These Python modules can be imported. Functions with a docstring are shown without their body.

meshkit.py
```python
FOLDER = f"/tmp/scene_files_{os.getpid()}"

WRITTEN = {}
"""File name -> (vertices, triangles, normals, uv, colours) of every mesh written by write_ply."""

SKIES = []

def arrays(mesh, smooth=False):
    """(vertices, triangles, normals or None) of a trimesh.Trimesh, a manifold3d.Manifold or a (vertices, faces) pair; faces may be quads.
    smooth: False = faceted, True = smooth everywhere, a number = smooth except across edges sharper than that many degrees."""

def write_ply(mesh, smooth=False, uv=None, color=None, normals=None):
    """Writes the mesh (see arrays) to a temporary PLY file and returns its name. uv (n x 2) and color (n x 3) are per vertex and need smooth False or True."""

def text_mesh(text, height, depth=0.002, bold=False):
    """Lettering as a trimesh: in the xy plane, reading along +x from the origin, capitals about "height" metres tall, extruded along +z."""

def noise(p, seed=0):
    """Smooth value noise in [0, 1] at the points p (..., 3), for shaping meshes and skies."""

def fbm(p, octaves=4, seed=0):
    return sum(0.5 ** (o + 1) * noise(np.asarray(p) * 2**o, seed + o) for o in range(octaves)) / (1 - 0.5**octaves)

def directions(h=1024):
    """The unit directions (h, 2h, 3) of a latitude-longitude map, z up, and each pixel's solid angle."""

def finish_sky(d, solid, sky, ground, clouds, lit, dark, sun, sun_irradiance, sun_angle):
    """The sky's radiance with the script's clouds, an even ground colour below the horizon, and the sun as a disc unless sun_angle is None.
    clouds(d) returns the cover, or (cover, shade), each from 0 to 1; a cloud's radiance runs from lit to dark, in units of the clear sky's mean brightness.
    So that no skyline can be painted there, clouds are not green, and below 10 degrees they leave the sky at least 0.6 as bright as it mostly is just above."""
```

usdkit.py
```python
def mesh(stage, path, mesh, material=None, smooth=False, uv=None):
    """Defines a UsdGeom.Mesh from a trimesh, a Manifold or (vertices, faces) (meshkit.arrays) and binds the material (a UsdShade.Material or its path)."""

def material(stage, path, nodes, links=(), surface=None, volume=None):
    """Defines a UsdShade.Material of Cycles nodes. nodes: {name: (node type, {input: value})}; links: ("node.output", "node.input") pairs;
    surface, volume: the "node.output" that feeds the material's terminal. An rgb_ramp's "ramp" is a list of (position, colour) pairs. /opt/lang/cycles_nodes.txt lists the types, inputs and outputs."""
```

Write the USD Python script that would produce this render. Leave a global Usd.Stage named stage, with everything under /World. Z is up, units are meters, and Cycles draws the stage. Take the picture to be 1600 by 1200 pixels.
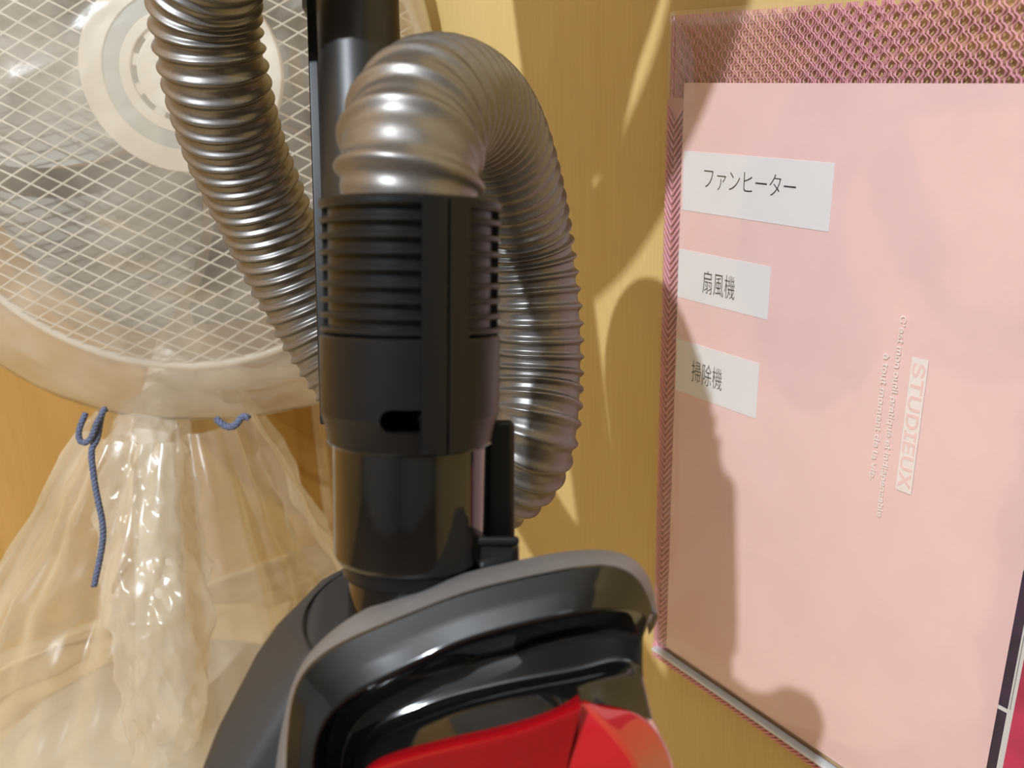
import math, random
import numpy as np, trimesh, manifold3d as m3, usdkit, meshkit
from scipy.interpolate import CubicSpline
from shapely.geometry import Polygon, MultiPolygon
from shapely import affinity
from pxr import Usd, UsdGeom, UsdLux, UsdShade, Gf, Sdf

random.seed(7); RNG = np.random.default_rng(7)
stage = Usd.Stage.CreateInMemory()
UsdGeom.SetStageUpAxis(stage, 'Z'); UsdGeom.SetStageMetersPerUnit(stage, 1.0)
UsdGeom.Xform.Define(stage, '/World'); UsdGeom.Scope.Define(stage, '/World/Looks')

# ------------------------------------------------------------------ camera
HC, YAW, PITCH, FPX = .52, math.radians(35), math.radians(20), 1400.0
Z3 = np.array([0, 0, 1.0])
F0 = np.array([math.sin(YAW), math.cos(YAW), 0]); R0 = np.array([math.cos(YAW), -math.sin(YAW), 0])
FWD = F0 * math.cos(PITCH) - Z3 * math.sin(PITCH); UP0 = F0 * math.sin(PITCH) + Z3 * math.cos(PITCH)
_a = math.atan2(131, 3800)
RT = math.cos(_a) * R0 - math.sin(_a) * UP0; UP = math.cos(_a) * UP0 + math.sin(_a) * R0
CAM = np.array([0, 0, HC])
cam = UsdGeom.Camera.Define(stage, '/World/camera')
cam.CreateHorizontalApertureAttr(36.0); cam.CreateVerticalApertureAttr(27.0)
cam.CreateFocalLengthAttr(36.0 * FPX / 1600); cam.CreateClippingRangeAttr(Gf.Vec2f(.01, 100))
cam.CreateFStopAttr(11.0); cam.CreateFocusDistanceAttr(.40)
cam.CreateExposureAttr(0.0)
_M = np.eye(4); _M[0, :3], _M[1, :3], _M[2, :3], _M[3, :3] = RT, UP, -FWD, CAM
cam.AddTransformOp().Set(Gf.Matrix4d(*_M.ravel().tolist()))

# ------------------------------------------------------------------ lights of the room (pendant bulb, ceiling lamp, dim surroundings)
def sphere_light(name, loc, radius, watts, color):
    l = UsdLux.SphereLight.Define(stage, '/World/' + name)
    l.CreateRadiusAttr(radius); l.CreateIntensityAttr(watts / (4 * math.pi * math.pi * radius * radius)); l.CreateColorAttr(Gf.Vec3f(*color))
    UsdGeom.Xformable(l).AddTranslateOp().Set(Gf.Vec3d(*loc)); return l
KEY = np.array([-1.30, -.32, 1.80])
sphere_light('pendant_bulb', KEY, .022, 177.0, (.905, .97, 1.05))
dl = UsdLux.DiskLight.Define(stage, '/World/ceiling_lamp'); dl.CreateRadiusAttr(.25); dl.CreateIntensityAttr(5.0); dl.CreateColorAttr(Gf.Vec3f(.95, .98, 1.0))
UsdGeom.Xformable(dl).AddTranslateOp().Set(Gf.Vec3d(-.55, -1.2, 2.34))
dome = UsdLux.DomeLight.Define(stage, '/World/surroundings'); dome.CreateIntensityAttr(.03); dome.CreateColorAttr(Gf.Vec3f(.95, 1, 1.1))

# ------------------------------------------------------------------ helpers
def U(x, y, d): return CAM + d * (FWD + (x - 800) / FPX * RT - (y - 600) / FPX * UP)     # a point seen at (x, y), d metres along the view axis
def onplane(x, y, axis, val):
    d = U(x, y, 1) - CAM; return CAM + d * (val - CAM[axis]) / d[axis]
def proj(p):
    q = np.asarray(p) - CAM; d = q @ FWD; return np.array([800 + FPX * (q @ RT) / d, 600 - FPX * (q @ UP) / d, d])
USED = {}
def numbered(parent, name):
    k = USED.get((parent, name), 0); USED[(parent, name)] = k + 1
    return name if k == 0 else '%s_%03d' % (name, k)
ORIGIN = {}
def meta(prim, **kw):
    for k, v in kw.items():
        if v: prim.SetCustomDataByKey(k, v)
def thing(name, label, cat, base=(0, 0, 0), group=None):
    path = '/World/' + numbered('/World', name)
    x = UsdGeom.Xform.Define(stage, path); x.AddTranslateOp().Set(Gf.Vec3d(*map(float, base)))
    ORIGIN[path] = np.asarray(base, float); meta(x.GetPrim(), label=label, category=cat, group=group); return path
def tri(mesh):
    if hasattr(mesh, 'to_mesh'):
        m = mesh.to_mesh(); return trimesh.Trimesh(m.vert_properties[:, :3], m.tri_verts, process=False)
    return mesh
def obj(name, mesh, mat, parent='/World', smooth=30, **kw):
    mesh = tri(mesh).copy(); top = '/'.join(parent.split('/')[:3])
    path = parent + '/' + numbered(parent, name)
    if parent == '/World':
        c = mesh.bounds; base = np.array([*(c.mean(0)[:2]), c[0][2]])
    else: base = None
    mesh.vertices = mesh.vertices - (base if base is not None else ORIGIN[top])
    m = usdkit.mesh(stage, path, mesh, mat, smooth)
    if base is not None:
        m.AddTranslateOp().Set(Gf.Vec3d(*map(float, base))); ORIGIN[path] = base
    meta(m.GetPrim(), **kw); return path
def join(ms): return trimesh.util.concatenate([tri(m) for m in ms])
def box(x0, x1, y0, y1, z0, z1):
    b = trimesh.creation.box((x1 - x0, y1 - y0, z1 - z0)); b.apply_translation([(x0 + x1) / 2, (y0 + y1) / 2, (z0 + z1) / 2]); return b
def bevel_box(x0, x1, y0, y1, z0, z1, r, seg=12):
    s = m3.Manifold.sphere(r, seg)
    return tri(m3.Manifold.batch_hull([s.translate((x, y, z)) for x in (x0 + r, x1 - r) for y in (y0 + r, y1 - r) for z in (z0 + r, z1 - r)]))
def spline(pts, n):
    p = np.asarray(pts, float); t = np.r_[0, np.cumsum(np.linalg.norm(np.diff(p[:, :3], axis=0), axis=1) ** .5)]
    cs = CubicSpline(t, p); u = np.linspace(0, t[-1], max(400, n)); q = cs(u)
    s = np.r_[0, np.cumsum(np.linalg.norm(np.diff(q[:, :3], axis=0), axis=1))]
    k = np.linspace(0, s[-1], n); return np.stack([np.interp(k, s, q[:, i]) for i in range(p.shape[1])], 1), s[-1]
def resample(pts, n):
    p = np.asarray(pts, float); s = np.r_[0, np.cumsum(np.linalg.norm(np.diff(p[:, :2], axis=0), axis=1))]
    k = np.linspace(0, s[-1], n); return np.stack([np.interp(k, s, p[:, i]) for i in range(p.shape[1])], 1)
def frames(p):
    t = np.gradient(p, axis=0); t /= np.linalg.norm(t, axis=1, keepdims=True)
    a = np.empty_like(t); v = np.cross(t[0], [.3, .5, .8]); a[0] = v / np.linalg.norm(v)
    for i in range(1, len(p)):
        v = a[i - 1] - t[i] * (a[i - 1] @ t[i]); a[i] = v / np.linalg.norm(v)
    return t, a, np.cross(t, a)
def grid_faces(n, m, closed=False):
    i, j = np.meshgrid(np.arange(n - 1), np.arange(m if closed else m - 1), indexing='ij'); k = (j + 1) % m
    q = np.stack([i * m + j, i * m + k, (i + 1) * m + k, (i + 1) * m + j], -1).reshape(-1, 4)
    return np.vstack([q[:, [0, 1, 2]], q[:, [0, 2, 3]]])
def tube(p, radius, sides=10, cap=True):
    """radius: number, per ring, or ring x side array"""
    p = np.asarray(p, float); t, a, b = frames(p); ang = np.arange(sides) * 2 * np.pi / sides
    R = np.asarray(radius, float); R = np.broadcast_to(R[:, None] if R.ndim == 1 else R, (len(p), sides))
    v = (p[:, None] + R[..., None] * (np.cos(ang)[None, :, None] * a[:, None] + np.sin(ang)[None, :, None] * b[:, None])).reshape(-1, 3)
    f = grid_faces(len(p), sides, True)
    if cap:
        n = len(v); v = np.vstack([v, p[0], p[-1]]); j = np.arange(sides); k = (j + 1) % sides; o = (len(p) - 1) * sides
        f = np.vstack([f, np.stack([np.full(sides, n), k, j], 1), np.stack([np.full(sides, n + 1), o + j, o + k], 1)])
    m = trimesh.Trimesh(v, f, process=False); 
    if cap and m.volume < 0: m.invert()
    return m
def solid_grid(g, off):
    """grid of points (n, m, 3) thickened by the vector(s) off into a closed solid"""
    n, m = g.shape[:2]; a = g.reshape(-1, 3); b = (g + off).reshape(-1, 3); f = grid_faces(n, m); N = n * m
    rim = np.r_[np.arange(m), np.arange(1, n) * m + m - 1, (n - 1) * m + np.arange(m - 2, -1, -1), np.arange(n - 2, 0, -1) * m]
    nx = np.roll(rim, -1); side = np.vstack([np.stack([rim, rim + N, nx + N], 1), np.stack([rim, nx + N, nx], 1)])
    mesh = trimesh.Trimesh(np.vstack([a, b]), np.vstack([f, f[:, ::-1] + N, side]), process=False)
    if mesh.volume < 0: mesh.invert()
    return mesh
def xf(mesh, e1, e2, e3, o):
    m = tri(mesh).copy(); v = m.vertices; m.vertices = o + v[:, :1] * e1 + v[:, 1:2] * e2 + v[:, 2:] * e3
    if np.dot(np.cross(e1, e2), e3) < 0: m.invert()
    return m
def lathe(prof, sides=96):
    """closed solid of revolution about z; prof = [(r, z)] outline polygon (counter-clockwise)"""
    return tri(m3.Manifold.revolve(m3.CrossSection([prof]), sides))
def smooth_rows(g, it):
    for _ in range(it):
        h = g.copy(); h[1:-1] = .25 * g[:-2] + .5 * g[1:-1] + .25 * g[2:]; g = h
    return g

from scipy.spatial import cKDTree
def crumple(P, cell, seed):
    """0..1 field of creased facets, like crumpled film: cones that meet in sharp ridges"""
    P = np.asarray(P); lo, hi = P.reshape(-1, 3).min(0) - cell, P.reshape(-1, 3).max(0) + cell
    n = int(np.prod((hi - lo) / cell)) + 8; q = np.random.default_rng(seed).uniform(lo, hi, (min(n, 40000), 3))
    d, _ = cKDTree(q).query(P.reshape(-1, 3), k=2); return np.clip((d[:, 0] / cell), 0, 1.2).reshape(P.shape[:-1])

# ------------------------------------------------------------------ materials
LK = '/World/Looks/'
def mat(name, color, rough=.5, **kw):
    return usdkit.material(stage, LK + name, {'p': ('principled_bsdf', {'base_color': color, 'roughness': rough, **kw})}, surface='p.BSDF')
def speckle(name, color, rough, amount=.25, scale=400, bump=0.0, **kw):
    n = {'g': ('geometry', {}), 'n': ('noise_texture', {'scale': scale, 'detail': 3.0}),
         'r': ('rgb_ramp', {'ramp': [(.3, tuple(c * (1 - amount) for c in color)), (.7, tuple(min(1, c * (1 + amount)) for c in color))]}),
         'p': ('principled_bsdf', {'roughness': rough, **kw})}
    l = [('g.position', 'n.vector'), ('n.fac', 'r.fac'), ('r.color', 'p.base_color')]
    if bump:
        n['b'] = ('bump', {'strength': bump, 'distance': .0004}); l += [('n.fac', 'b.height'), ('b.normal', 'p.normal')]
    return usdkit.material(stage, LK + name, n, l, surface='p.BSDF')
def wood(name, a, b, stretch=(14, 14, 1.1), rough=.42):
    return usdkit.material(stage, LK + name, {
        'g': ('geometry', {}), 'm': ('mapping', {'scale': stretch}), 'n': ('noise_texture', {'scale': 3.0, 'detail': 5.0, 'distortion': .8}),
        'm2': ('mapping', {'scale': (stretch[0] * 22, stretch[1] * 22, stretch[2] * 9)}), 'n2': ('noise_texture', {'scale': 3.0, 'detail': 2.0}),
        'r': ('rgb_ramp', {'ramp': [(.3, a), (.5, tuple(.5 * (x + y) for x, y in zip(a, b))), (.53, tuple(.42 * x + .58 * y for x, y in zip(a, b))), (.72, b)]}),
        'r2': ('rgb_ramp', {'ramp': [(.35, (.955, .945, .92)), (.65, (1, 1, 1))]}),
        'x': ('mix', {'mix_type': 'multiply', 'fac': 1.0}), 'p': ('principled_bsdf', {'roughness': rough, 'specular_ior_level': .35})},
        [('g.position', 'm.vector'), ('m.vector', 'n.vector'), ('g.position', 'm2.vector'), ('m2.vector', 'n2.vector'), ('n.fac', 'r.fac'), ('n2.fac', 'r2.fac'),
         ('r.color', 'x.color1'), ('r2.color', 'x.color2'), ('x.color', 'p.base_color')], surface='p.BSDF')
def film(name, color, opacity, edge, gloss=.25, rough=.18, bump=0.0, bscale=60.0, var=0.0):
    """thin plastic: see-through, milky by 'opacity' (more at grazing angles), with a clear shine"""
    n = {'t': ('transparent_bsdf', {'color': (.97, .965, .95)}), 'd': ('diffuse_bsdf', {'color': color}), 'tl': ('translucent_bsdf', {'color': color}),
         'dm': ('mix_closure', {'fac': .45}), 'lw': ('layer_weight', {'blend': .35}), 'mr': ('map_range', {'from_min': 0.0, 'from_max': 1.0, 'to_min': opacity, 'to_max': edge}),
         'm1': ('mix_closure', {}), 'gl': ('glossy_bsdf', {'color': (.95, .95, .95), 'roughness': rough}), 'fp': ('math', {'math_type': 'power', 'value2': 5.0}), 'fr': ('math', {'math_type': 'multiply_add', 'value2': .92, 'value3': .045}), 'lf': ('layer_weight', {'blend': .5}),
         'fm': ('math', {'math_type': 'multiply', 'value2': gloss}), 'm2': ('mix_closure', {}), 'g': ('geometry', {}), 'nz': ('noise_texture', {'scale': bscale, 'detail': 4.0, 'roughness': .6})}
    l = [('d.BSDF', 'dm.closure1'), ('tl.BSDF', 'dm.closure2'), ('lw.facing', 'mr.value'), ('t.BSDF', 'm1.closure1'), ('dm.closure', 'm1.closure2'),
         ('lf.facing', 'fp.value1'), ('fp.value', 'fr.value1'), ('fr.value', 'fm.value1'), ('fm.value', 'm2.fac'), ('m1.closure', 'm2.closure1'), ('gl.BSDF', 'm2.closure2'), ('g.position', 'nz.vector')]
    if var:
        n['v'] = ('map_range', {'from_min': .3, 'from_max': .7, 'to_min': 1 - var, 'to_max': 1 + var}); n['vm'] = ('math', {'math_type': 'multiply', 'use_clamp': True})
        n['nv'] = ('noise_texture', {'scale': 14.0, 'detail': 3.0})
        l += [('g.position', 'nv.vector'), ('nv.fac', 'v.value'), ('mr.result', 'vm.value1'), ('v.result', 'vm.value2'), ('vm.value', 'm1.fac')]
    else: l += [('mr.result', 'm1.fac')]
    if bump:
        n['b'] = ('bump', {'strength': bump, 'distance': .002}); l += [('nz.fac', 'b.height'), ('b.normal', 'gl.normal'), ('b.normal', 'd.normal')]
    return usdkit.material(stage, LK + name, n, l, surface='m2.closure')

M = dict(
    wood=wood('maple_wood', (.672, .502, .216), (.650, .478, .194)),
    wood_back=wood('golden_wood', (.72, .44, .14), (.60, .34, .09)),
    trim=wood('trim_wood', (.86, .68, .40), (.78, .58, .30), (40, 40, 1.0)),
    room_floor=wood('brown_floor', (.16, .10, .055), (.12, .07, .035), (1.2, 10, 10)), floor=wood('floor_wood', (.72, .60, .36), (.64, .50, .27), (10, 1.2, 10)),
    plaster=speckle('plaster', (.36, .355, .35), .9, .04, 60), white_ceiling=mat('white_ceiling', (.33, .33, .325), .9),
    hose=speckle('hose_silver', (.205, .192, .18), .38, .08, 900, metallic=.75),
    satin=mat('satin_black', (.008, .0075, .0075), .34, specular_ior_level=.27), gloss=mat('gloss_black', (.005, .005, .005), .07, coat_weight=.35),
    wand=speckle('wand_black', (.013, .0125, .0125), .40, .15, 1500), rail=mat('rail_grey', (.20, .21, .20), .4),
    handle=speckle('handle_grey', (.155, .15, .152), .45, .12, 1800, .1), grey=speckle('matte_grey', (.026, .0255, .0265), .55, .12, 1800, .12), dark=mat('dark_gap', (.012, .012, .012), .6),
    red=speckle('red_metallic', (.30, .003, .007), .35, .25, 2500, specular_ior_level=.2, coat_weight=1.0, coat_roughness=.04),
    red_gloss=mat('red_gloss', (.48, .010, .016), .16, coat_weight=1.0, coat_roughness=.03),
    cream=mat('cream_plastic', (.86, .81, .73), .4), base=mat('beige_plastic', (.62, .56, .44), .45), grey_ring=mat('pale_grey_plastic', (.52, .54, .52), .4), slot=mat('slot_brown', (.20, .15, .09), .7),
    net=mat('white_net', (.88, .85, .78), .5), blade=mat('taupe_blade', (.20, .18, .145), .35), cord=speckle('blue_grey_cord', (.115, .14, .23), .8, .55, 1400, .6),
    cover=film('cover_film', (.87, .82, .72), (.29), .92, 1.3, .24, .15, 55, .75), bag=film('bag_film', (.84, .77, .60), .21, .68, 1.0, .25, .12, 45, .45),
    crumple=film('crumpled_film', (.90, .84, .73), .42, .85, 1.7, .21, .1, 60, .35),
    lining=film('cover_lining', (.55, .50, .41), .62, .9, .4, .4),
    vinyl=film('clear_vinyl', (.9, .9, .9), .025, .10, 1.7, .07, .16, 14),
    pink_net=mat('pink_net', (.78, .36, .43), .4), pink_band=mat('pink_band', (.62, .33, .31), .6),
    sheet=speckle('pink_paper', (.88, .605, .60), .75, .03, 30), white_paper=mat('white_paper', (.82, .82, .84), .7), ink=mat('black_ink', (.03, .03, .03), .7),
    print_white=mat('print_white', (.88, .83, .80), .6), print_shadow=mat('print_shadow', (.74, .47, .46), .6), edge=mat('vinyl_edge', (.60, .62, .64), .3),
    purple=speckle('purple_print', (.03, .010, .040), .4, .6, 90), line_white=mat('line_white', (.74, .74, .72), .5), line_grey=mat('line_grey', (.28, .28, .28), .5),
    magenta=speckle('magenta_print', (.56, .03, .10), .4, .25, 60),
)
# ------------------------------------------------------------------ the room
XW, YB = .351, .88
struct = lambda name, mesh, m, parent='/World', label=None: obj(name, mesh, m, parent, False, kind='structure', label=label)
struct('floor', box(-.75, XW + .05, .02, YB + .05, -.05, 0), M['floor'], label='pale wood closet floor under the fan')
struct('floor', join([box(-3.4, XW + .05, -3.4, .02, -.05, 0), box(-3.4, -.75, .02, YB + .05, -.05, 0)]), M['room_floor'], label='dark brown room floor in front of the closet')
struct('ceiling', box(-3.4, XW + .05, -3.4, YB + .05, 2.4, 2.45), M['white_ceiling'], label='white ceiling')
struct('wall_right', box(XW, XW + .04, -3.4, YB + .04, 0, 2.4), M['wood'], label='pale maple wood wall behind the vacuum hose and the pink case')
struct('wall_back', box(-3.4, XW, YB, YB + .04, 0, 2.4), M['wood_back'], label='golden wood back wall seen under the fan cover')
struct('wall_left', box(-3.44, -3.4, -3.4, YB, 0, 2.4), M['plaster'], label='plaster side wall of the room')
wr = struct('wall_rear', join([box(-3.4, -1.35, -3.44, -3.4, 0, 2.4), box(-.55, XW, -3.44, -3.4, 0, 2.4), box(-1.35, -.55, -3.44, -3.4, 2.0, 2.4)]), M['plaster'], label='plaster wall behind the camera with a doorway')
struct('door_1', bevel_box(-1.345, -.555, -3.435, -3.405, .005, 1.995, .004), M['white_ceiling'], label='white door behind the camera')
# corner batten with two grooves
struct('trim_1', join([bevel_box(XW - .006, XW - .0002, y0, y1, 0, 2.4, .0008, 8) for y0, y1 in ((.848, .860), (.8615, .8665), (.868, .8795))]), M['trim'], label='pale grooved wood batten in the closet corner')

# ------------------------------------------------------------------ vacuum cleaner
VB = np.array([.10, .20, 0.0])
vac = thing('vacuum_cleaner', 'upright-stored black and red vacuum cleaner with a looped silver ribbed hose', 'vacuum cleaner', VB)
A0, A1 = U(642, 322, .264), U(641, 930, .278)
E3 = (A0 - A1) / np.linalg.norm(A0 - A1); E1 = RT - E3 * (RT @ E3); E1 /= np.linalg.norm(E1); E2 = np.cross(E3, E1)   # E2 points away from the front
def zat(py):
    lo, hi = -.1, .25
    for _ in range(50):
        s = (lo + hi) / 2
        if proj(A1 + s * E3)[1] > py: lo = s
        else: hi = s
    return lo
def rpx(px, py): return px * proj(A1 + zat(py) * E3)[2] / FPX
AX = lambda mesh: xf(mesh, E1, E2, E3, A1)
def sector(r0, r1, z0, z1, a0, a1, n=14):
    """ring sector; angles in degrees from the front towards the right"""
    a = np.radians(np.linspace(a0, a1, n)); out = np.stack([np.sin(a), -np.cos(a)], 1)
    poly = np.vstack([out * r1, out[::-1] * r0]); return trimesh.creation.extrude_polygon(Polygon(poly), z1 - z0, engine='earcut').apply_translation([0, 0, z0])
# -- collar
zr1, zr0 = zat(314), zat(331)
zc1, zc0, zch, ztb = zat(521), zat(640), zat(662), zat(686)
R_rim, R_rib, R_drum, R_cup, R_tube = rpx(142, 322), rpx(140, 420), rpx(127, 420), rpx(139, 580), rpx(119, 760)
cup = m3.Manifold.revolve(m3.CrossSection([[(R_tube - .004, zat(690)), (R_tube + .0006, zat(690)), (R_tube + .0012, ztb), (R_cup - .0014, zch), (R_cup, zc0), (R_cup, zc1 - .0006), (R_cup - .0006, zc1), (R_drum - .003, zc1 + .0012), (R_drum - .003, zat(690))]]), 128)
sx0, sx1, sz0, sz1 = rpx(613 - 642, 637), rpx(688 - 642, 637), zat(655), zat(621); hh = (sz1 - sz0) / 2
cut = m3.Manifold.batch_hull([m3.Manifold.cylinder(.012, hh, hh, 24).rotate((90, 0, 0)).translate((sx0 + hh, -R_cup + .009, (sz0 + sz1) / 2)),
                              m3.Manifold.cube((.002, .012, 2 * hh)).translate((sx1 - .002, -R_cup - .003, sz0))])
cup = cup - cut
collar = obj('collar', AX(cup), M['satin'], vac, 14)
obj('lower_rim', AX(lathe([(R_tube - .001, zat(689)), (R_tube + .0012, zat(689)), (R_tube + .0017, zat(687)), (R_tube + .0012, zat(685)), (R_tube - .001, zat(685))], 128)), M['gloss'], collar, 35)
drum = lathe([(R_drum - .004, zc1 - .002), (R_drum, zc1 - .002), (R_drum, zr1 - .001), (R_drum - .004, zr1 - .001)])
obj('drum', AX(drum), M['satin'], collar, 35)
rim = lathe([(R_drum - .005, zr0), (R_rim - .0008, zr0), (R_rim, zr0 + .0008), (R_rim, zr1 - .0008), (R_rim - .0008, zr1), (R_drum - .005, zr1)])
obj('rim', AX(rim), M['satin'], collar, 35)
for py in (349, 373, 397, 420.5, 445, 468, 491, 513):
    z = zat(py); h = .00085
    rib = m3.Manifold.revolve(m3.CrossSection([[(R_drum - .001, z - h * .7), (R_rib - .0004, z - h), (R_rib, z - h + .0004), (R_rib, z + h - .0004), (R_rib - .0004, z + h), (R_drum - .001, z + h * .7)]]), 96)
    obj('rib', AX(rib), M['satin'], collar, 35)
a_l, a_m, a_r = (math.degrees(math.asin((x - 642) / 141.0)) for x in (673, 709, 737))
for a0, a1 in ((a_l, a_m - .8), (a_m + .8, a_r)):
    obj('vertical_bar', AX(sector(R_drum - .001, R_cup + .0007, zat(684), zr1 - .0006, a0, a1)), M['satin'], collar, 35)
for s in (-1, 1):   # side posts of the cage
    obj('cage_post', AX(sector(R_drum - .001, R_rib - .0006, zc1 - .001, zr0, s * 96 - 7, s * 96 + 7, 6)), M['satin'], collar, 35)
kn = m3.Manifold.sphere(.0034, 24).scale((1, .8, 1)).translate((rpx(40, 637), -R_cup + .0045, (sz0 + sz1) / 2 + .0004))
obj('release_button', AX(kn), M['gloss'], collar, True)
# -- gloss tube below the collar
ztop, zb = zat(680), zat(868)
R_low = rpx(96, 905); R_ring = rpx(104, 878)
tb = lathe([(R_tube - .005, zb + .0015), (R_tube - .0012, zb), (R_tube, zb + .0022), (R_tube, ztop), (R_tube - .005, ztop)])
it = obj('inlet_tube', AX(tb), M['gloss'], vac, 35)
obj('step_ring', AX(lathe([(.004, zat(893)), (R_ring - .0006, zat(893)), (R_ring, zat(889)), (R_ring, zb + .001), (.004, zb + .001)])), M['satin'], it, 35)
obj('neck', AX(lathe([(.004, -.022), (R_low + .0004, -.022), (R_low, zat(890)), (.004, zat(890))])), M['gloss'], it, 35)
# -- latch block at the right
def px_block(x0, x1, y0, y1, d0, d1, r):
    c = m3.Manifold.sphere(r, 16); d = (d0 + d1) / 2; i = r * FPX / d
    return tri(m3.Manifold.batch_hull([c.translate(tuple(U(x, y, dd))) for x in (x0 + i, x1 - i) for y in (y0 + i, y1 - i) for dd in (d0 + r, d1 - r)]))
lb = obj('latch_block', px_block(757, 804, 656, 872, .284, .305, .0022), M['satin'], vac, 40)
obj('latch_foot', px_block(740, 811, 842, 906, .268, .300, .003), M['gloss'], lb, 40)
obj('latch_lip', px_block(742, 811, 838, 852, .266, .298, .0011), M['satin'], lb, 40)
# -- hose: one ribbed helix from the collar over the arch, down behind and up to the left
HP = [(642, 345, .2655), (640, 318, .264), (640, 262, .264), (643, 222, .268), (657, 183, .277), (692, 161, .299), (735, 171, .330), (771, 214, .361), (800, 292, .387), (822, 385, .408), (836, 490, .415), (838, 590, .418), (830, 680, .416), (800, 742, .428), (745, 768, .438), (680, 745, .446), (615, 680, .450), (560, 600, .452), (505, 515, .449), (452, 418, .438), (405, 318, .418), (362, 215, .393), (334, 105, .369), (320, 0, .352)]
P3 = np.array([U(*h) for h in HP] + [[.124, .338, .583], [.121, .300, .612], [.120, .273, .645], [.120, .252, .678], [.120, .238, .710], [.121, .229, .750], [.124, .225, .800], [.130, .227, .845], [.138, .233, .870]]); _, L = spline(P3, 500)
NR = int(L / .00052); path, _ = spline(P3, NR); sarc = np.linspace(0, L, NR)
pitch = .0073 + .0026 * np.clip(1 - sarc / .15, 0, 1) ** .8
ph = np.r_[0, np.cumsum(np.diff(sarc) / pitch[1:])]
SD = 64; th = np.arange(SD) / SD
u = (ph[:, None] + th[None, :]) % 1.0
uu = np.abs(u - .5) * pitch[:, None]
prof = np.exp(-(uu / .0016) ** 2) + .16 * np.exp(-((uu - .5 * pitch[:, None]) / .0013) ** 2)
radius = .0223 - .0024 + .0024 * prof
hose = obj('hose', tube(path, radius, SD), M['hose'], vac, True, label='silver-grey ribbed flexible hose')
# -- wand behind the hose
W0, W1 = U(552, -180, .366), U(580, 660, .360)
wd = (W1 - W0) / np.linalg.norm(W1 - W0); wx = RT - wd * (RT @ wd); wx /= np.linalg.norm(wx); wy = np.cross(wd, wx)
WL = np.linalg.norm(W1 - W0); rw = 65 * .364 / FPX
wand = obj('wand', xf(tri(m3.Manifold.cylinder(WL, rw, rw, 96)), wx, wy, wd, W0), M['wand'], vac, 40, label='black extension wand')
sgn = 1.0 if wy @ FWD > 0 else -1.0
rl = bevel_box(-rw - .0030, -rw + .004, -.004, .004, 0, WL, .0008); obj('rail', xf(rl, wx, wy, wd, W0), M['satin'], wand, 40)
zcl = np.linalg.norm(U(555, 8, .3645) - W0)
cl = bevel_box(-rw - .0050, -rw - .0012, -.006, .0035, zcl - .05, zcl + .002, .0008); obj('rail_clip', xf(cl, wx, wy, wd, W0), M['rail'], wand, 40, label='grey clip on the wand rail')
obj('wand_sleeve', tube(np.array([U(554, -40, .3655), U(553.6, -75, .3655), U(552.5, -150, .366), U(552, -180, .366)]), np.array([rw + .001, rw + .010, rw + .010, rw + .004]), 48), M['wand'], wand, 40)
obj('wand_grip', tri(m3.Manifold.batch_hull([m3.Manifold.sphere(.0165, 24).translate(tuple(map(float, q))) for q in (W0, W0 - .05 * wd, W0 - .13 * wd, [.178, .315, .665], [.177, .304, .695])])), M['wand'], wand, 40)
obj('grip_bend', tube(spline([W0 - .012 * wd * -1, W0 - .02 * wd, [.179, .338, .612], [.179, .322, .645], [.178, .308, .675], [.175, .288, .725], [.168, .265, .785], [.153, .244, .845], [.136, .231, .874]], 60)[0], np.r_[np.linspace(rw * 1.04, .0185, 30), np.linspace(.0185, .0245, 30)], 40), M['wand'], wand, 40)
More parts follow.
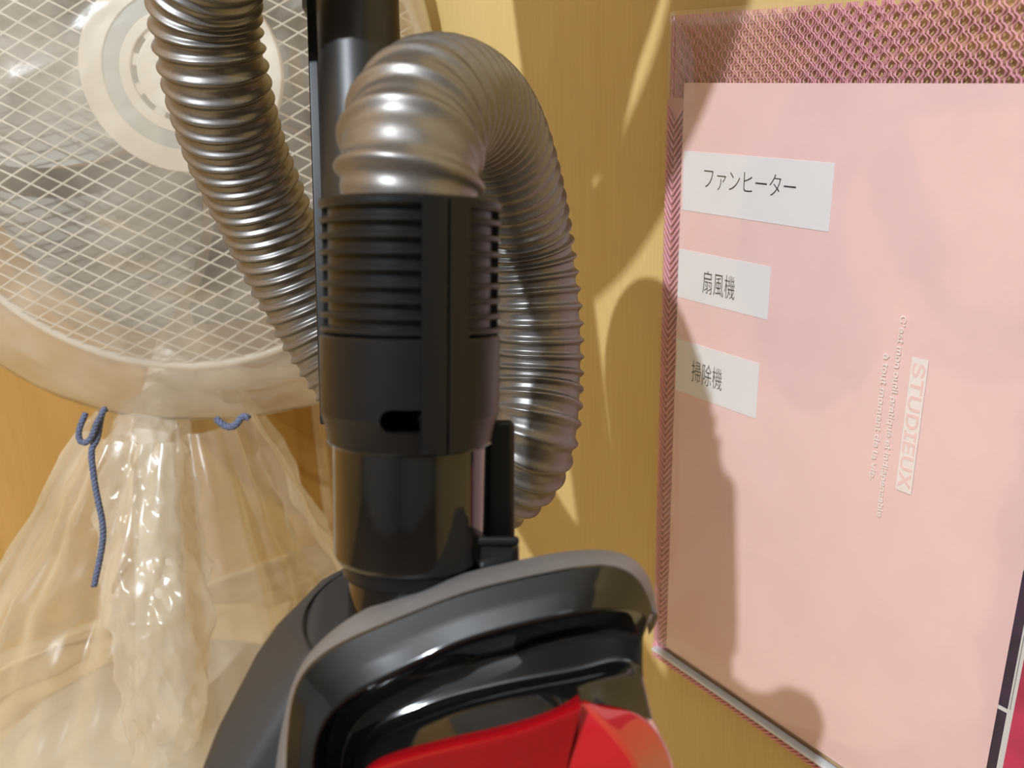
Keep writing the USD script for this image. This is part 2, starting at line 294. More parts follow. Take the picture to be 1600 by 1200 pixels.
obj('wand_holder', tube(spline(np.array([U(580, 640, .360), U(590, 700, .358), U(605, 790, .346), U(630, 890, .320), U(645, 980, .285)]), 40)[0], .0105, 32), M['satin'], vac, True, label='black holder joining the wand to the body')
# -- grey body shell
ztp = U(541, 898, .298)[2]
def at_z(px, py, z):
    d = U(px, py, 1) - CAM; return CAM + d * (z - CAM[2]) / d[2]
sp = m3.Manifold.sphere(.010, 24)
pts = []
def toward(p, dx, dz, df): return p + RT * dx + Z3 * dz + F0 * df
zs_ = ztp - .010
def flat(p): return np.array([p[0], p[1], zs_])
back_l = flat(toward(at_z(541, 898, ztp), .003, 0, .0045)); pts += [back_l, flat(toward(at_z(503, 909, ztp), .0045, 0, .002)), flat(toward(at_z(466, 934, ztp), .0078, 0, .001))]
for x, y, d in ((425, 1000, .284), (394, 1044, .280), (362, 1106, .276), (337, 1153, .274), (319, 1200, .272), (285, 1300, .268)):
    pts.append(toward(U(x, y, d), .0098, -.001, 0))
front = [flat(at_z(500, 1000, ztp)), flat(at_z(900, 985, ztp)), toward(U(1000, 1040, .268), -.012, 0, 0)]
back_r = [flat(at_z(900, 905, ztp)), toward(U(985, 1000, .30), -.012, -.004, 0), toward(U(985, 1100, .30), -.012, -.004, 0)]
floor_pts = [np.array([p[0], p[1], .0105]) for p in (back_r[0], U(430, 1300, .275), U(300, 1290, .30), U(930, 1200, .27))]
shell = m3.Manifold.batch_hull([sp.translate(tuple(map(float, p))) for p in pts + front + back_r + floor_pts])
sh = obj('body_shell', shell, M['grey'], vac, 40, label='matte grey body shell')
RP = rpx(166, 950)
# -- handle and front of the body (curves run from left to right, top to bottom)
A = [(425, 1400, .252), (427, 1200, .254), (439, 1137, .256), (450, 1085, .258), (458, 1046, .259), (487, 1008, .260), (544, 960, .262), (597, 935, .263), (675, 907, .264), (740, 889, .264), (800, 876, .264), (856, 863, .264), (919, 854, .263), (966, 854, .262), (995, 861, .261), (1013, 878, .260), (1026, 915, .259), (1031, 945, .258), (1029, 965, .258)]
B = [(444, 1400, .240), (445, 1200, .242), (449, 1137, .244), (458, 1058, .246), (487, 1028, .247), (534, 1000, .247), (587, 979, .247), (637, 959, .247), (706, 930, .247), (762, 914, .247), (825, 900, .247), (887, 887, .247), (934, 879, .247), (966, 878, .248), (990, 884, .249), (1009, 905, .251), (1020, 930, .253), (1024, 948, .255), (1021, 960, .256)]
Cc = [(500, 1400, .236), (487, 1200, .238), (490, 1158, .239), (519, 1106, .240), (581, 1074, .240), (644, 1042, .240), (706, 1010, .240), (762, 992, .240), (825, 975, .240), (887, 963, .240), (950, 952, .242), (985, 949, .246), (1008, 952, .252), (1020, 962, .256)]
P1 = [(545, 1400, .252), (528, 1200, .256), (535, 1150, .258), (559, 1122, .260), (600, 1096, .260), (656, 1067, .260), (737, 1036, .260), (800, 1020, .260), (825, 1006, .260), (887, 990, .260), (945, 982, .260), (975, 985, .258), (995, 990, .257), (1004, 996, .257)]
EE = [(560, 1400, .250), (545, 1200, .254), (569, 1150, .257), (612, 1130, .257), (706, 1093, .257), (800, 1070, .257), (856, 1061, .257), (919, 1050, .257), (946, 1040, .257), (966, 1028, .256), (988, 1030, .256), (1004, 1038, .256)]
FF = [(575, 1400, .236), (560, 1200, .240), (575, 1166, .242), (612, 1147, .243), (706, 1107, .243), (800, 1083, .243), (856, 1073, .243), (919, 1063, .244), (950, 1054, .246), (985, 1054, .251), (1005, 1060, .255)]
GG = [(600, 1400, .228), (560, 1208, .234), (581, 1196, .235), (644, 1177, .236), (706, 1161, .236), (800, 1140, .236), (856, 1121, .236), (906, 1098, .237), (950, 1099, .241), (985, 1109, .247), (1020, 1126, .253)]
NP = 150
def soft(curve):
    g = resample(curve, NP)
    for _ in range(60): g[1:-1] = .25 * g[:-2] + .5 * g[1:-1] + .25 * g[2:]
    return g
def loft(curves, k=8, sm=3):
    cs = [soft(c) for c in curves]; rows = []
    for a, b in zip(cs[:-1], cs[1:]): rows += [a + (b - a) * t for t in np.linspace(0, 1, k, endpoint=False)]
    rows.append(cs[-1]); g = smooth_rows(np.array(rows), sm)
    return np.array([[U(*p) for p in r] for r in g])
Ab = [(x + (6 if x < 700 else -6), y + 14, d + .010) for x, y, d in A]
mid = [((a[0] + b[0]) / 2, (a[1] + b[1]) / 2 - 1.5, (a[2] + b[2]) / 2 - .0012) for a, b in zip(resample(A, 40), resample(B, 40))]
hd = obj('handle', solid_grid(loft([Ab, A, mid, B], 6, 2), FWD * .012 - UP * .006), M['handle'], vac, 40, label='matte grey upper edge of the carry handle')
bul = [((a[0] + b[0]) / 2, (a[1] + b[1]) / 2, (a[2] + b[2]) / 2 - .0004) for a, b in zip(resample(B, 40), resample(Cc, 40))]
obj('handle_face', solid_grid(loft([B, bul, Cc, P1, EE, FF, GG], 9, 1), FWD * .022), M['gloss'], vac, 45, label='glossy black handle front with a finger recess')
# -- red front
RL = [(520, 1440, .232), (560, 1209, .2335), (581, 1195, .2335), (644, 1176, .2335), (706, 1160, .2335), (800, 1139, .2335), (856, 1120, .2340), (906, 1097, .235)]
RL2 = [(x + 2, y + 10, d - .0028) for x, y, d in RL]
RM = [(540, 1500, .244), (640, 1300, .2395), (760, 1260, .2375), (885, 1200, .2365)]
RB = [(560, 1700, .262), (640, 1650, .258), (760, 1620, .256), (860, 1560, .254)]
obj('front_panel', solid_grid(loft([RL, RL2, RM, RB], 10, 2), FWD * .012), M['red'], vac, 45, label='metallic red front panel')
S1 = [(905, 1098, .2365), (904, 1150, .2365), (886, 1200, .2375), (865, 1400, .244), (860, 1600, .252)]
S2 = [(908, 1099, .2370), (935, 1128, .2355), (985, 1188, .2365), (1030, 1400, .246), (1040, 1600, .254)]
S2b = [(915, 1098.5, .2375), (945, 1124, .2370), (996, 1184, .2380), (1042, 1400, .248), (1050, 1600, .256)]
S3 = [(950, 1099, .244), (983, 1108, .247), (1016, 1126, .250), (1034, 1150, .252), (1047, 1175, .255), (1054, 1200, .258), (1075, 1400, .266), (1080, 1600, .272)]
obj('side_panel', solid_grid(loft([S1, S2, S2b, S3], 12, 2), FWD * .014), M['red_gloss'], vac, 45, label='glossy red side panel')
pc = A1 + E3 * (ztp - A1[2]) / E3[2]
seam = lathe([(RP - .0005, -.0008), (RP, -.0008), (RP, .00012), (RP - .0005, .00012)], 160)
obj('plate_seam', xf(seam, R0, F0, Z3, np.array([pc[0], pc[1], ztp])), M['dark'], sh, 40, label='thin dark circular seam round the neck')

# ------------------------------------------------------------------ fan, its cover and bag
FB = onplane(255, 1168, 2, 0.0); FH = U(283, 112, .56)
fan = thing('electric_fan', 'cream pedestal fan with round white hub badge and white diamond-mesh grille, behind the vacuum', 'fan', (FB[0], FB[1], 0))
az = math.radians(29); FN = -np.array([math.sin(az), math.cos(az), 0]) * math.cos(math.radians(4)) + Z3 * math.sin(math.radians(4))   # the way the fan faces
FX = np.cross(Z3, FN); FX /= np.linalg.norm(FX); FX = -FX if FX @ RT < 0 else FX; FY = np.cross(FX, FN); FY = -FY if FY[2] < 0 else FY
FC = FH - FN * .010
def fd(x, y, z): return FC + np.asarray(x)[..., None] * FX + np.asarray(y)[..., None] * FY + np.asarray(z)[..., None] * FN
def dome_z(x, y, R=.178, h=.040):
    q = np.clip(((x + .022) ** 2 + (y + .022) ** 2) / R ** 2, 0, 1.2); return h * (1 - q ** 1.3) - .035
def disc(prof): return xf(lathe(prof, 128), FX, FY, FN, FC)
b_r = lambda px: px * .56 / FPX
RBd = b_r(153)
def ringp(r0, r1, z0, z1): return [(r0, z0), (r1, z0), (r1, z1 - .0006), (r1 - .0006, z1), (r0 + .0006, z1), (r0, z1 - .0006)]
badge = obj('hub_badge', disc(ringp(b_r(118), RBd, -.004, .0100)), M['cream'], fan, 35, label='cream outer ring of the hub badge')
obj('badge_ring', disc(ringp(b_r(92), b_r(119), -.004, .0090)), M['grey_ring'], badge, 35, label='pale grey ring')
obj('badge_bezel', disc(ringp(b_r(76), b_r(93), -.004, .0100)), M['cream'], badge, 35)
obj('badge_groove', disc(ringp(b_r(66), b_r(77), -.004, .0082)), M['cream'], badge, 35)
obj('badge_cap', disc([(0.0, -.004), (b_r(67), -.004), (b_r(67), .0090), (b_r(62), .0100), (0, .0108)]), M['cream'], badge, 35)
for k in range(10):
    a0 = k * 36 + 8; s = sector(b_r(68), b_r(75), .0080, .0088, a0, a0 + 21, 8); obj('badge_slot', xf(s, FX, FY, FN, FC), M['slot'], badge, False, label='brown slot')
# diamond mesh grille
RG = .178; GX, GY = -.022, -.022; lines = []; du, dv = .0212, .0115
for s in (-1, 1):
    dirv = np.array([du / 2, s * dv / 2]); dirv /= np.linalg.norm(dirv); nrm = np.array([-dirv[1], dirv[0]]); sp_ = du * dv / math.hypot(du, dv)
    for k in range(-40, 41):
        c = (k + .3) * sp_
        if abs(c) >= RG: continue
        half = math.sqrt(RG ** 2 - c * c); t = np.linspace(-half, half, max(8, int(half * 2 / .006)))
        p = c * nrm + t[:, None] * dirv + [GX, GY]; rr = np.hypot(p[:, 0], p[:, 1]); keep = rr > RBd - .003
        for seg in np.split(np.arange(len(t)), np.nonzero(np.diff(keep.astype(int)))[0] + 1):
            if len(seg) > 3 and keep[seg[0]]:
                q = p[seg]; wob = .0005 * np.sin(q[:, 0] * 60 + 3 * k) ; lines.append(tube(fd(q[:, 0], q[:, 1] + wob, dome_z(q[:, 0], q[:, 1])), .00062, 5))
obj('grille', join(lines), M['net'], fan, True, kind='stuff', label='white diamond mesh grille')
ra = np.linspace(0, 2 * np.pi, 161); obj('grille_rim', tube(fd(GX + RG * np.cos(ra), GY + RG * np.sin(ra), np.full(161, -.036)), .003, 12, False), M['cream'], fan, True)
for k in range(5):
    a = np.radians(k * 72 + np.linspace(0, 71, 16)); q = np.linspace(.03, .158, 16); AA, Q = np.meshgrid(a, q)
    AA = AA - .5 * (Q - .03) / .13; zz = -.070 + .030 * (np.linspace(-1, 1, 16)[None, :]) * (.4 + .6 * (Q / .158)) * .8
    obj('blade', solid_grid(fd(GX + Q * np.cos(AA), GY + Q * np.sin(AA), zz), FN * .0016), M['blade'], fan, 40)
obj('motor_housing', disc([(0, -.20), (.030, -.20), (.045, -.185), (.052, -.13), (.050, -.115), (0, -.115)]), M['cream'], fan, 35)
neck = fd(np.array(0.0), np.array(-.01), np.array(-.15))
pole_p, _ = spline(np.array([[FB[0], FB[1], .02], U(250, 1000, .648), U(243, 800, .660), U(240, 690, .690), neck + [0, 0, -.03], neck]), 40)
obj('pole', tube(pole_p, .0165, 32), M['cream'], fan, True)
obj('base', lathe([(0, 0), (.125, 0), (.13, .004), (.128, .012), (.10, .022), (.035, .034), (.024, .05), (0, .05)], 128).apply_translation([FB[0], FB[1], 0]), M['base'], fan, 35)

# head cover: film over the head, gathered under it by a cord
def edge_r(t):
    """outline of the cover by angle (0 = right, anticlockwise), metres"""
    A_ = np.array([-180, -150, -135, -118, -105, -90, -75, -62, -50, -35, -15, 10, 60, 120, 150, 180.0]); R_ = np.array([540, 585, 612, 616, 606, 598, 602, 606, 560, 482, 420, 402, 410, 440, 500, 540.0])
    return CubicSpline(A_, R_, bc_type='periodic')(np.degrees(t)) * .56 / FPX
nT, nQ = 220, 46; tt = np.linspace(-np.pi, np.pi, nT, endpoint=False); rows = []
for q in np.linspace(.02, 1.0, nQ):
    r = q * edge_r(tt); zz = .026 - .012 * q ** 2 - .040 * np.clip((q - .80) / .2, 0, 1) ** 1.6
    x, y = r * np.cos(tt), r * np.sin(tt); P = fd(x, y, zz)
    w = meshkit.fbm(P * 14, 4, 3) - .5; w2 = np.abs(meshkit.fbm(P * np.array([9, 9, 22]), 3, 9) - .5)
    ck = crumple(P, .055, 31)
    rows.append(fd(x, y, zz + .009 * w * (.3 + q) - .008 * w2 * q + .010 * (ck - .5)))
for q, s, dz in ((1.0, .997, -.036), (1.0, .975, -.075), (.97, .93, -.12)):
    r = s * edge_r(tt) * (1 + .012 * np.sin(tt * 23)); rows.append(fd(r * np.cos(tt), r * np.sin(tt), np.full(nT, dz) + .004 * np.sin(tt * 31)))
lin = [fd(k * edge_r(tt) * np.cos(tt), k * edge_r(tt) * np.sin(tt), np.full(nT, z_)) for k, z_ in ((.93, -.12), (.86, -.16), (.62, -.205), (.3, -.222), (.02, -.225))]
CV = np.array(rows); cm = trimesh.Trimesh(CV.reshape(-1, 3), grid_faces(len(rows), nT, True), process=False)
cov = thing('fan_cover', 'milky see-through plastic cover drawn over the fan head with a blue-grey cord', 'cover', (FH[0], FH[1], FH[2] - .22))
obj('cover_film', cm, M['cover'], cov, True)
obj('cover_back', trimesh.Trimesh(np.array(lin).reshape(-1, 3), grid_faces(len(lin), nT, True), process=False), M['lining'], cov, True, label='dull back of the cover behind the fan')
def cord(pts, r=.0019, d=None):
    p, L = spline(np.array([U(*q) for q in pts]), 120); t, a, b = frames(p); s = np.linspace(0, L, 120); parts = []
    for k in range(3):
        w = s / .0075 * 2 * np.pi + k * 2.094; parts.append(tube(p + .45 * r * (np.cos(w)[:, None] * a + np.sin(w)[:, None] * b), r * .62, 8))
    return join(parts)
obj('drawstring', cord([(165, 640, .545), (158, 652, .541), (150, 690, .540), (144, 700, .539), (146, 740, .539), (150, 766, .540), (156, 795, .541), (161, 826, .542), (159, 856, .543), (153, 887, .544), (147, 916, .545)]), M['cord'], cov, True, label='blue-grey cord hanging from the cover hem')
obj('drawstring', cord([(134, 646, .5395), (126, 664, .5385), (123, 680, .538), (127, 690, .5375), (137, 690, .537), (145, 678, .537), (150, 664, .5365), (158, 650, .537)], .0018), M['cord'], cov, True)
obj('drawstring', cord([(338, 654, .541), (348, 663, .540), (360, 667, .5395), (370, 662, .540), (378, 652, .541), (388, 654, .542)], .0021), M['cord'], cov, True)

# bag round the stand: a skirt of thin film and a crumpled sleeve round the pole
bag = thing('plastic_bag', 'thin wrinkled see-through plastic bag hanging round the fan stand to the floor', 'bag', (FB[0], FB[1], 0))
TOP = U(266, 645, .630); nT, nS = 320, 110; tt = np.linspace(0, 2 * np.pi, nT, endpoint=False); rows = []
for s in np.linspace(0, 1, nS):
    c = TOP + (np.array([FB[0], FB[1], .004]) - TOP) * s; R = .054 + .150 * s ** .95
    fold = .055 * np.sin(9 * tt + 2.2 * s) + .035 * np.sin(17 * tt - 3 * s + 1) + .02 * np.sin(29 * tt + 1.7)
    P0 = c + R * np.stack([np.cos(tt), np.sin(tt), 0 * tt], 1); w = meshkit.fbm(P0 * 16, 4, 5) - .5; cr = np.abs(meshkit.fbm(P0 * 30, 3, 8) - .5)
    rows.append((c, R, fold, w, s, P0))
cr1 = crumple(np.array([q[5] for q in rows]), .045, 21); rows2 = []
for (c, R, fold, w, s, P0), k1 in zip(rows, cr1):
    r = R * (1 + fold * (1 - .3 * s) + .10 * w + .10 * (k1 - .5)); rows2.append(c + r[:, None] * np.stack([np.cos(tt), np.sin(tt), 0 * tt], 1))
rows = rows2
obj('bag_film', trimesh.Trimesh(np.array(rows).reshape(-1, 3), grid_faces(nS, nT, True), process=False), M['bag'], bag, True)
prof = np.array([(245, 600, 4), (242, 625, 44), (235, 670, 58), (232, 730, 66), (232, 800, 70), (236, 860, 75), (246, 930, 78), (252, 985, 74), (256, 1040, 68), (258, 1100, 58), (258, 1140, 54), (256, 1165, 50)], float)
nT, nS = 200, 240; tt = np.linspace(0, 2 * np.pi, nT, endpoint=False); rows = []
for s in np.linspace(0, 1, nS):
    k = s * (len(prof) - 1); i = min(int(k), len(prof) - 2); x, y, hw = prof[i] + (prof[i + 1] - prof[i]) * (k - i)
    dd = .668 - .020 * s; 
    c = U(x, y, dd); R = hw * dd / FPX
    d = np.stack([np.cos(tt), np.sin(tt), 0 * tt], 1); P0 = c + R * d
    if s == 0: ALL = []
    ALL.append((c, R, d, P0, s))
Pall = np.array([q[3] for q in ALL]); st_ = np.array([1, 1, .62])
h1, h2 = crumple(Pall * st_, .020, 11), crumple(Pall * st_, .0095, 12)
for (c, R, d, P0, s), a1, a2 in zip(ALL, h1, h2):
    r = R * (.70 + .40 * a1 * (1 - .3 * s) + .20 * a2); pt = c + r[:, None] * d; pt[:, 2] = np.maximum(pt[:, 2], .055); rows.append(pt)
obj('gathered_sleeve', trimesh.Trimesh(np.array(rows).reshape(-1, 3), grid_faces(nS, nT, True), process=False), M['crumple'], bag, 25, label='crumpled film bunched round the fan pole')

# ------------------------------------------------------------------ pink case on the right wall
Y0, Y1, ZB, ZT = .3455, .108, .1655, .5390            # left edge, right edge, bottom, top
case = thing('mesh_case', 'flat pink mesh document case with clear vinyl front hanging on the wood wall', 'document case', (XW - .006, (Y0 + Y1) / 2, ZB))
def net_mesh(x, cw, ch, w, t, phase):
    """hexagonal net in the plane x = const: zig-zag strands that touch their neighbours"""
    out = []; n = int((Y0 - Y1 - .002) / cw); zs = np.arange(ZB + .001, ZT - .001, ch / 4)
    wave = np.array([0, .0, 1, 1.0])
    v, f = [], []
    for i in range(-1, n + 1):
        for s in (0, 1):
            k = (np.arange(len(zs)) + (2 if (i % 2) else 0)) % 4; amp = np.array([.5, .5, .06, .06])[k] * cw
            yy = Y0 - .001 - (i + .5) * cw - phase + (amp if s else -amp); yy = np.clip(yy, Y1, Y0)
            o = len(v) and sum(len(a) for a in v); c = np.stack([np.full(len(zs), x), yy, zs], 1)
            q = np.stack([c + [-t, 0, 0], c + [0, w, 0], c + [t, 0, 0], c + [0, -w, 0]], 1).reshape(-1, 3); v.append(q); f.append(grid_faces(len(zs), 4, True) + o)
    return trimesh.Trimesh(np.vstack(v), np.vstack(f), process=False)
obj('mesh_back', net_mesh(.3488, .0041, .0060, .00060, .0003, 0.0), M['pink_net'], case, True, kind='stuff', label='pink hexagonal net back of the case')
obj('mesh_back', net_mesh(.3474, .0040, .00605, .00040, .0003, .0005), M['pink_net'], case, True, kind='stuff', label='pink hexagonal net inner layer')
# folded net bands at the left and bottom edges, woven in a herringbone
def herring(y0, y1, z0, z1, x, vertical, step=.0040, w=.0007):
    ms = []
    L = (z1 - z0) if vertical else (y0 - y1)
    for k in range(int(L / step) + 1):
        for s in (0, 1):
            if vertical:
                m_ = (y0 + y1) / 2; za = min(z0 + k * step, z1); a = np.array([x, y0 if s == 0 else y1, za]); b = np.array([x - .0006, m_, max(za - .008, z0)])
            else:
                m_ = (z0 + z1) / 2; ya = max(y0 - k * step, y1); a = np.array([x, ya, z0 if s == 0 else z1]); b = np.array([x - .0006, max(ya - .006, y1), m_])
            ms.append(tube(np.array([a, (a + b) / 2 + [-.0003, 0, 0], b]), w, 6))
    return join(ms)
bl = obj('edge_band', box(.3455, .3470, .3330, Y0, ZB, .4980), M['pink_band'], case, False)
obj('weave', herring(Y0 - .0004, .3335, ZB, .497, .3452, True), M['pink_net'], bl, True, kind='stuff')
bb = obj('edge_band', box(.3450, .3470, Y1, Y0, .1562, .1648), M['pink_band'], case, False)
obj('weave', herring(Y0, Y1, .1564, .1646, .3448, False, .0034, .0006), M['pink_net'], bb, True, kind='stuff')
obj('vinyl_edge', bevel_box(.3395, .3450, Y1, Y0 - .004, ZB - .0006, ZB + .0012, .0006), M['edge'], case, 40, label='pale edge of the clear vinyl')
ny, nz = 60, 80; yy, zz = np.meshgrid(np.linspace(Y0 - .0005, Y1, ny), np.linspace(ZB + .004, ZT, nz), indexing='ij')
G = np.stack([0 * yy, yy, zz], -1); edge = np.minimum.reduce([(Y0 - yy) / .02, (zz - ZB) / .02, (ZT - zz) / .02, np.ones_like(yy)])
G[..., 0] = .3452 - .0046 * np.clip(edge, 0, 1) ** .5 - .0016 * (meshkit.fbm(G * np.array([0, 16, 9]) + .5, 3, 2) - .5) * np.clip(edge, 0, 1)
vf = obj('clear_front', trimesh.Trimesh(G.reshape(-1, 3), grid_faces(ny, nz), process=False), M['vinyl'], case, True, label='clear vinyl front with white print')
# print on the vinyl: reads downwards, letter tops to the right
def lettering(text, y, z, h, length, x, bold=False):
    m = meshkit.text_mesh(text, h, .00015, bold); m.vertices[:, 0] -= m.vertices[:, 0].min(); m.vertices[:, 0] *= length / m.vertices[:, 0].max()
    v = m.vertices.copy(); m.vertices = np.stack([x - v[:, 2], y - v[:, 1], z - v[:, 0]], 1)
    if m.volume < 0: m.invert()
    return m
plate_m = box(.34240, .34255, .1876, .1950, .3345, .3965)
pp = obj('printed_mark', plate_m, M['print_white'], vf, False, label='white printed block reading STUDIEUX')
t_ = lettering('STUDIEUX', .1940, .3943, .0054, .0578, .34238, True); 
obj('printed_wordmark', t_, M['sheet'], vf, False)
for tx, y, z, L_ in (("C'est mon outil pratique et indispensable", .2022, .4130, .0950), ('à tout moment de la vie.', .2078, .3950, .0605)):
    obj('printed_line', lettering(tx, y, z, .0025, L_, .34238, True), M['print_white'], vf, False, label='white printed line reading ' + tx)

# sheet and its stickers
sheet = thing('paper_sheet', 'plain pale pink paper sheet with three white stickers inside the clear case', 'paper', (.3432, .235, .171))
obj('sheet', box(.3430, .3433, .1375, .3318, .1712, .5055), M['sheet'], sheet, False)
GL = {'フ':[[[[25,101],[25,111],[29,110],[128,110],[135,106],[128,77],[122,61],[114,46],[106,35],[93,22],[76,10],[57,1],[49,-1],[41,7],[57,12],[74,21],[90,33],[101,45],[115,69],[121,87],[123,99],[120,101]]]],'ァ':[[[[30,77],[30,86],[35,85],[130,86],[136,81],[120,58],[112,49],[103,42],[96,46],[102,51],[115,65],[121,73],[120,77]]],[[[40,-5],[40,-4],[45,-2],[56,6],[65,17],[70,26],[73,38],[74,48],[73,63],[83,63],[81,35],[77,21],[72,11],[63,1],[49,-10]]]],'ン':[[[[32,-1],[26,9],[35,10],[59,17],[91,34],[115,54],[130,72],[140,88],[145,80],[143,74],[125,51],[103,30],[86,19],[70,11],[49,3]]],[[[31,108],[37,114],[38,114],[74,84],[67,77],[42,99]]]],'ヒ':[[[[38,122],[49,122],[48,118],[48,75],[50,72],[67,76],[101,87],[126,99],[130,90],[98,77],[49,62],[48,60],[48,22],[50,17],[57,12],[70,10],[114,11],[135,15],[135,4],[97,1],[71,1],[54,3],[48,5],[42,10],[39,18]]]],'ー':[[[[18,56],[18,68],[22,67],[142,68],[142,56],[136,57],[23,57]]]],'タ':[[[[26,57],[19,62],[35,75],[55,97],[67,114],[72,128],[83,125],[74,110],[74,108],[76,106],[124,106],[130,107],[137,103],[125,71],[110,47],[111,42],[126,30],[120,22],[105,34],[101,35],[78,14],[52,-1],[41,-5],[33,2],[43,5],[62,15],[79,27],[93,40],[93,43],[89,46],[61,66],[66,71],[98,50],[102,50],[109,60],[118,78],[124,95],[122,99],[68,99],[47,75],[31,60]]]],'扇':[[[[92,12],[130,26],[134,30],[133,58],[93,58],[93,66],[143,66],[143,-4],[142,-7],[139,-10],[131,-12],[117,-11],[115,-4],[131,-4],[134,-2],[134,17],[133,19],[127,18],[97,4],[95,5]]],[[[8,-8],[16,12],[22,44],[23,119],[75,119],[76,122],[71,131],[79,134],[81,134],[89,119],[138,119],[138,79],[34,78],[31,38],[26,12],[17,-11],[16,-12]],[[33,90],[35,88],[127,88],[128,90],[128,109],[126,110],[34,110],[33,108]]],[[[99,48],[106,51],[122,33],[115,29]]],[[[35,10],[37,12],[70,24],[75,28],[74,57],[40,58],[40,66],[84,66],[84,-5],[83,-7],[77,-11],[60,-11],[58,-4],[72,-4],[75,-2],[75,16],[74,18],[38,3]]],[[[44,47],[49,50],[51,50],[66,32],[59,28]]]],'風':[[[[7,-6],[17,11],[24,40],[26,65],[26,125],[134,125],[134,51],[136,21],[140,2],[143,-1],[147,1],[148,22],[154,15],[152,-3],[149,-9],[145,-12],[139,-11],[135,-7],[132,-1],[129,9],[125,46],[124,114],[122,116],[36,115],[35,58],[31,26],[25,6],[16,-11],[15,-12]]],[[[37,0],[37,9],[67,10],[74,13],[73,35],[46,35],[46,77],[73,78],[74,93],[68,94],[45,92],[42,99],[76,102],[107,108],[114,101],[97,97],[85,96],[83,93],[83,80],[85,78],[111,78],[111,35],[84,35],[83,13],[85,12],[100,12],[104,13],[105,16],[98,27],[105,29],[115,14],[123,-4],[115,-7],[113,0],[109,5]],[[85,70],[83,68],[83,44],[102,43],[103,69]],[[54,45],[56,43],[74,44],[73,70],[54,69]]]],'機':[[[[41,-5],[50,4],[56,11],[63,28],[65,42],[53,43],[53,51],[64,51],[65,60],[73,60],[73,53],[74,51],[97,51],[99,52],[94,98],[93,133],[101,133],[103,88],[108,52],[110,51],[131,52],[129,55],[119,62],[122,65],[122,67],[113,67],[111,73],[111,74],[120,83],[126,92],[127,96],[121,97],[111,95],[109,101],[114,106],[119,114],[126,131],[132,129],[132,127],[125,113],[120,106],[120,104],[126,103],[132,104],[138,114],[145,112],[127,83],[123,79],[123,76],[125,75],[139,77],[140,80],[137,88],[140,89],[143,88],[150,67],[144,65],[142,71],[136,71],[128,70],[125,68],[125,67],[139,56],[137,54],[138,51],[149,51],[149,43],[112,43],[110,41],[115,23],[118,20],[125,26],[133,39],[141,36],[134,24],[123,12],[123,8],[131,0],[136,-2],[142,-2],[145,3],[147,14],[153,10],[152,3],[148,-7],[142,-12],[133,-11],[124,-6],[114,4],[105,-2],[87,-11],[84,-8],[82,-5],[83,-4],[97,2],[110,11],[110,15],[103,34],[102,42],[100,43],[75,43],[73,42],[73,35],[87,24],[95,16],[89,11],[88,11],[74,25],[71,25],[64,8],[58,-1],[49,-10],[48,-11]]],[[[52,97],[64,114],[70,129],[72,130],[76,129],[77,128],[75,122],[63,103],[63,101],[71,100],[76,101],[82,111],[88,108],[65,73],[67,72],[81,74],[82,78],[79,85],[84,87],[88,79],[92,64],[86,62],[86,65],[83,68],[55,64],[53,70],[64,81],[70,90],[70,93],[69,94],[65,94],[54,92]]],[[[5,34],[14,51],[25,92],[23,94],[9,94],[9,103],[26,104],[26,134],[34,134],[34,104],[48,103],[48,94],[34,93],[34,82],[49,58],[44,51],[38,65],[34,65],[34,-12],[26,-12],[25,60],[22,59],[17,40],[10,24]]]],'掃':[[[[8,42],[6,51],[8,52],[28,58],[28,91],[26,92],[8,92],[8,101],[28,102],[28,134],[37,134],[37,102],[55,101],[55,92],[39,92],[37,91],[38,61],[53,65],[53,59],[56,58],[57,71],[150,71],[150,43],[142,43],[140,42],[140,6],[138,2],[134,0],[120,-1],[117,7],[129,7],[132,9],[132,37],[107,37],[107,-12],[98,-12],[98,36],[97,38],[76,37],[76,0],[67,0],[67,42],[65,43],[57,43],[57,55],[55,56],[40,52],[37,50],[37,-3],[36,-6],[30,-11],[13,-12],[11,-3],[25,-3],[28,-1],[28,45],[24,47],[11,42]],[[107,48],[109,46],[140,46],[141,48],[141,62],[139,63],[108,63]],[[65,48],[67,46],[97,46],[98,48],[98,62],[96,63],[66,63]]],[[[65,81],[65,88],[128,88],[130,90],[130,100],[129,102],[69,102],[69,109],[129,109],[130,111],[129,122],[67,122],[67,129],[139,129],[139,81]]]],'除':[[[[56,88],[71,96],[83,107],[97,121],[106,135],[114,132],[112,125],[128,109],[138,100],[154,90],[148,83],[146,83],[126,98],[106,118],[86,97],[75,88],[77,85],[136,85],[137,76],[112,75],[112,55],[152,54],[152,45],[112,44],[112,-3],[111,-6],[107,-10],[97,-12],[84,-12],[81,-3],[99,-3],[102,-1],[102,44],[60,45],[60,54],[101,54],[102,75],[75,76],[74,86],[70,85],[64,80]]],[[[136,16],[124,32],[131,35],[145,18],[153,4],[145,0]]],[[[55,4],[66,16],[76,34],[85,32],[77,17],[63,-2]]],[[[13,-11],[13,127],[51,128],[56,125],[56,122],[40,83],[48,72],[54,59],[55,54],[54,36],[50,30],[45,27],[40,26],[30,27],[28,35],[39,35],[42,36],[46,41],[47,47],[45,61],[40,71],[31,82],[42,108],[44,117],[43,119],[23,119],[22,117],[22,-12]]]]}
def glyph_text(s, y, z, h, adv, x, wide):
    ms = []
    for i, ch in enumerate(s):
        for P_ in GL[ch]:
            m = trimesh.creation.extrude_polygon(Polygon(P_[0], P_[1:]), .00006, engine='earcut'); v = m.vertices
            m.vertices = np.stack([x - v[:, 2], y - (i * adv + v[:, 0] * wide / 160), z + v[:, 1] * h / 160], 1)
            if m.volume < 0: m.invert()
            ms.append(m)
    return join(ms)
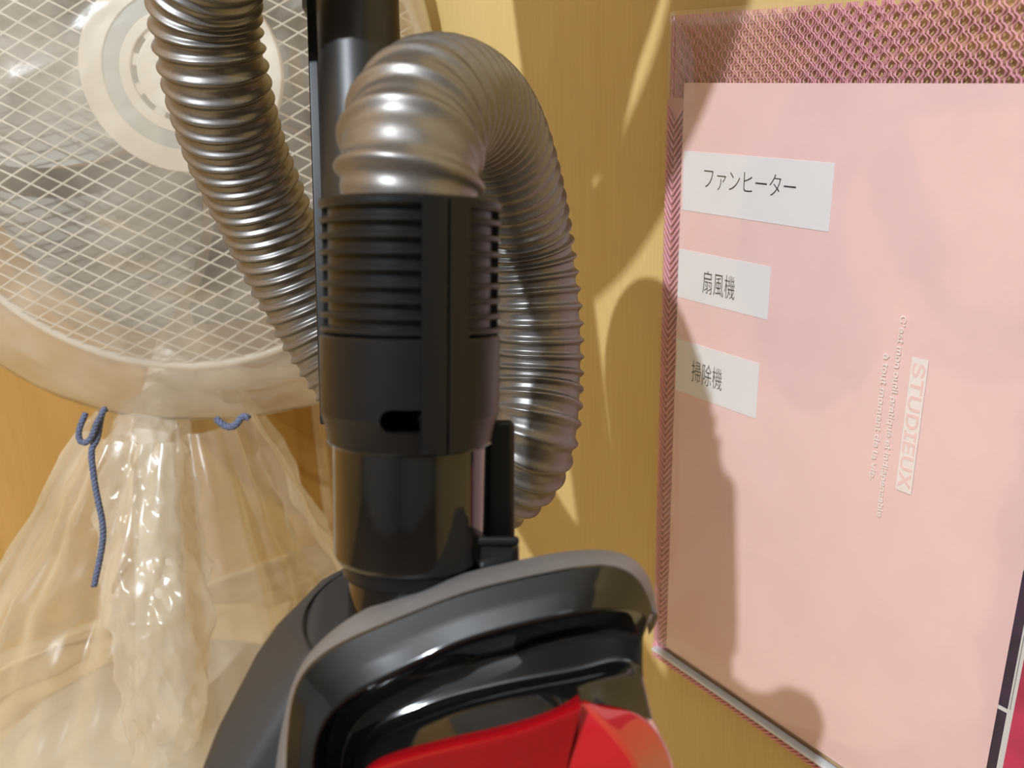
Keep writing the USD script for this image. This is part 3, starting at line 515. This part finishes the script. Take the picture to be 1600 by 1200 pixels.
for s, ya, yb, za, zb_, ty, tz, h, adv in (('ファンヒーター', .3302, .2412, .4430, .4728, .3172, .4560, .0120, .0082), ('扇風機', .3316, .2712, .3962, .4224, .3142, .4028, .0132, .0074), ('掃除機', .3308, .2743, .3432, .3729, .3195, .3525, .0132, .0074)):
    st = obj('sticker', box(.34275, .3430, yb, ya, za, zb_), M['white_paper'], sheet, False, label='white sticker reading ' + s)
    obj('sticker_text', glyph_text(s, ty, tz, h, adv, .34275, adv * (1.06 if len(s) > 3 else .98)), M['ink'], st, False)
bk = thing('booklet', 'dark purple and magenta printed booklet edge showing right of the pink sheet', 'booklet', (.344, .12, .171))
obj('cover_board', box(.3436, .3452, Y1 + .002, .2300, .1712, .5045), M['purple'], bk, False)
obj('magenta_field', box(.3434, .34365, Y1 + .002, .1312, .1712, .3300), M['magenta'], bk, False, label='magenta field')
obj('white_line', box(.3433, .34365, .1312, .1336, .1712, .3300), M['line_white'], bk, False, label='white printed rule')
obj('grey_line', box(.34325, .3434, .1325, .1329, .255, .3200), M['line_grey'], bk, False)
for z in (.3212, .2535): obj('white_tick', box(.34325, .34365, .1336, .1378, z - .0009, z + .0009), M['line_white'], bk, False, label='short white printed rule')
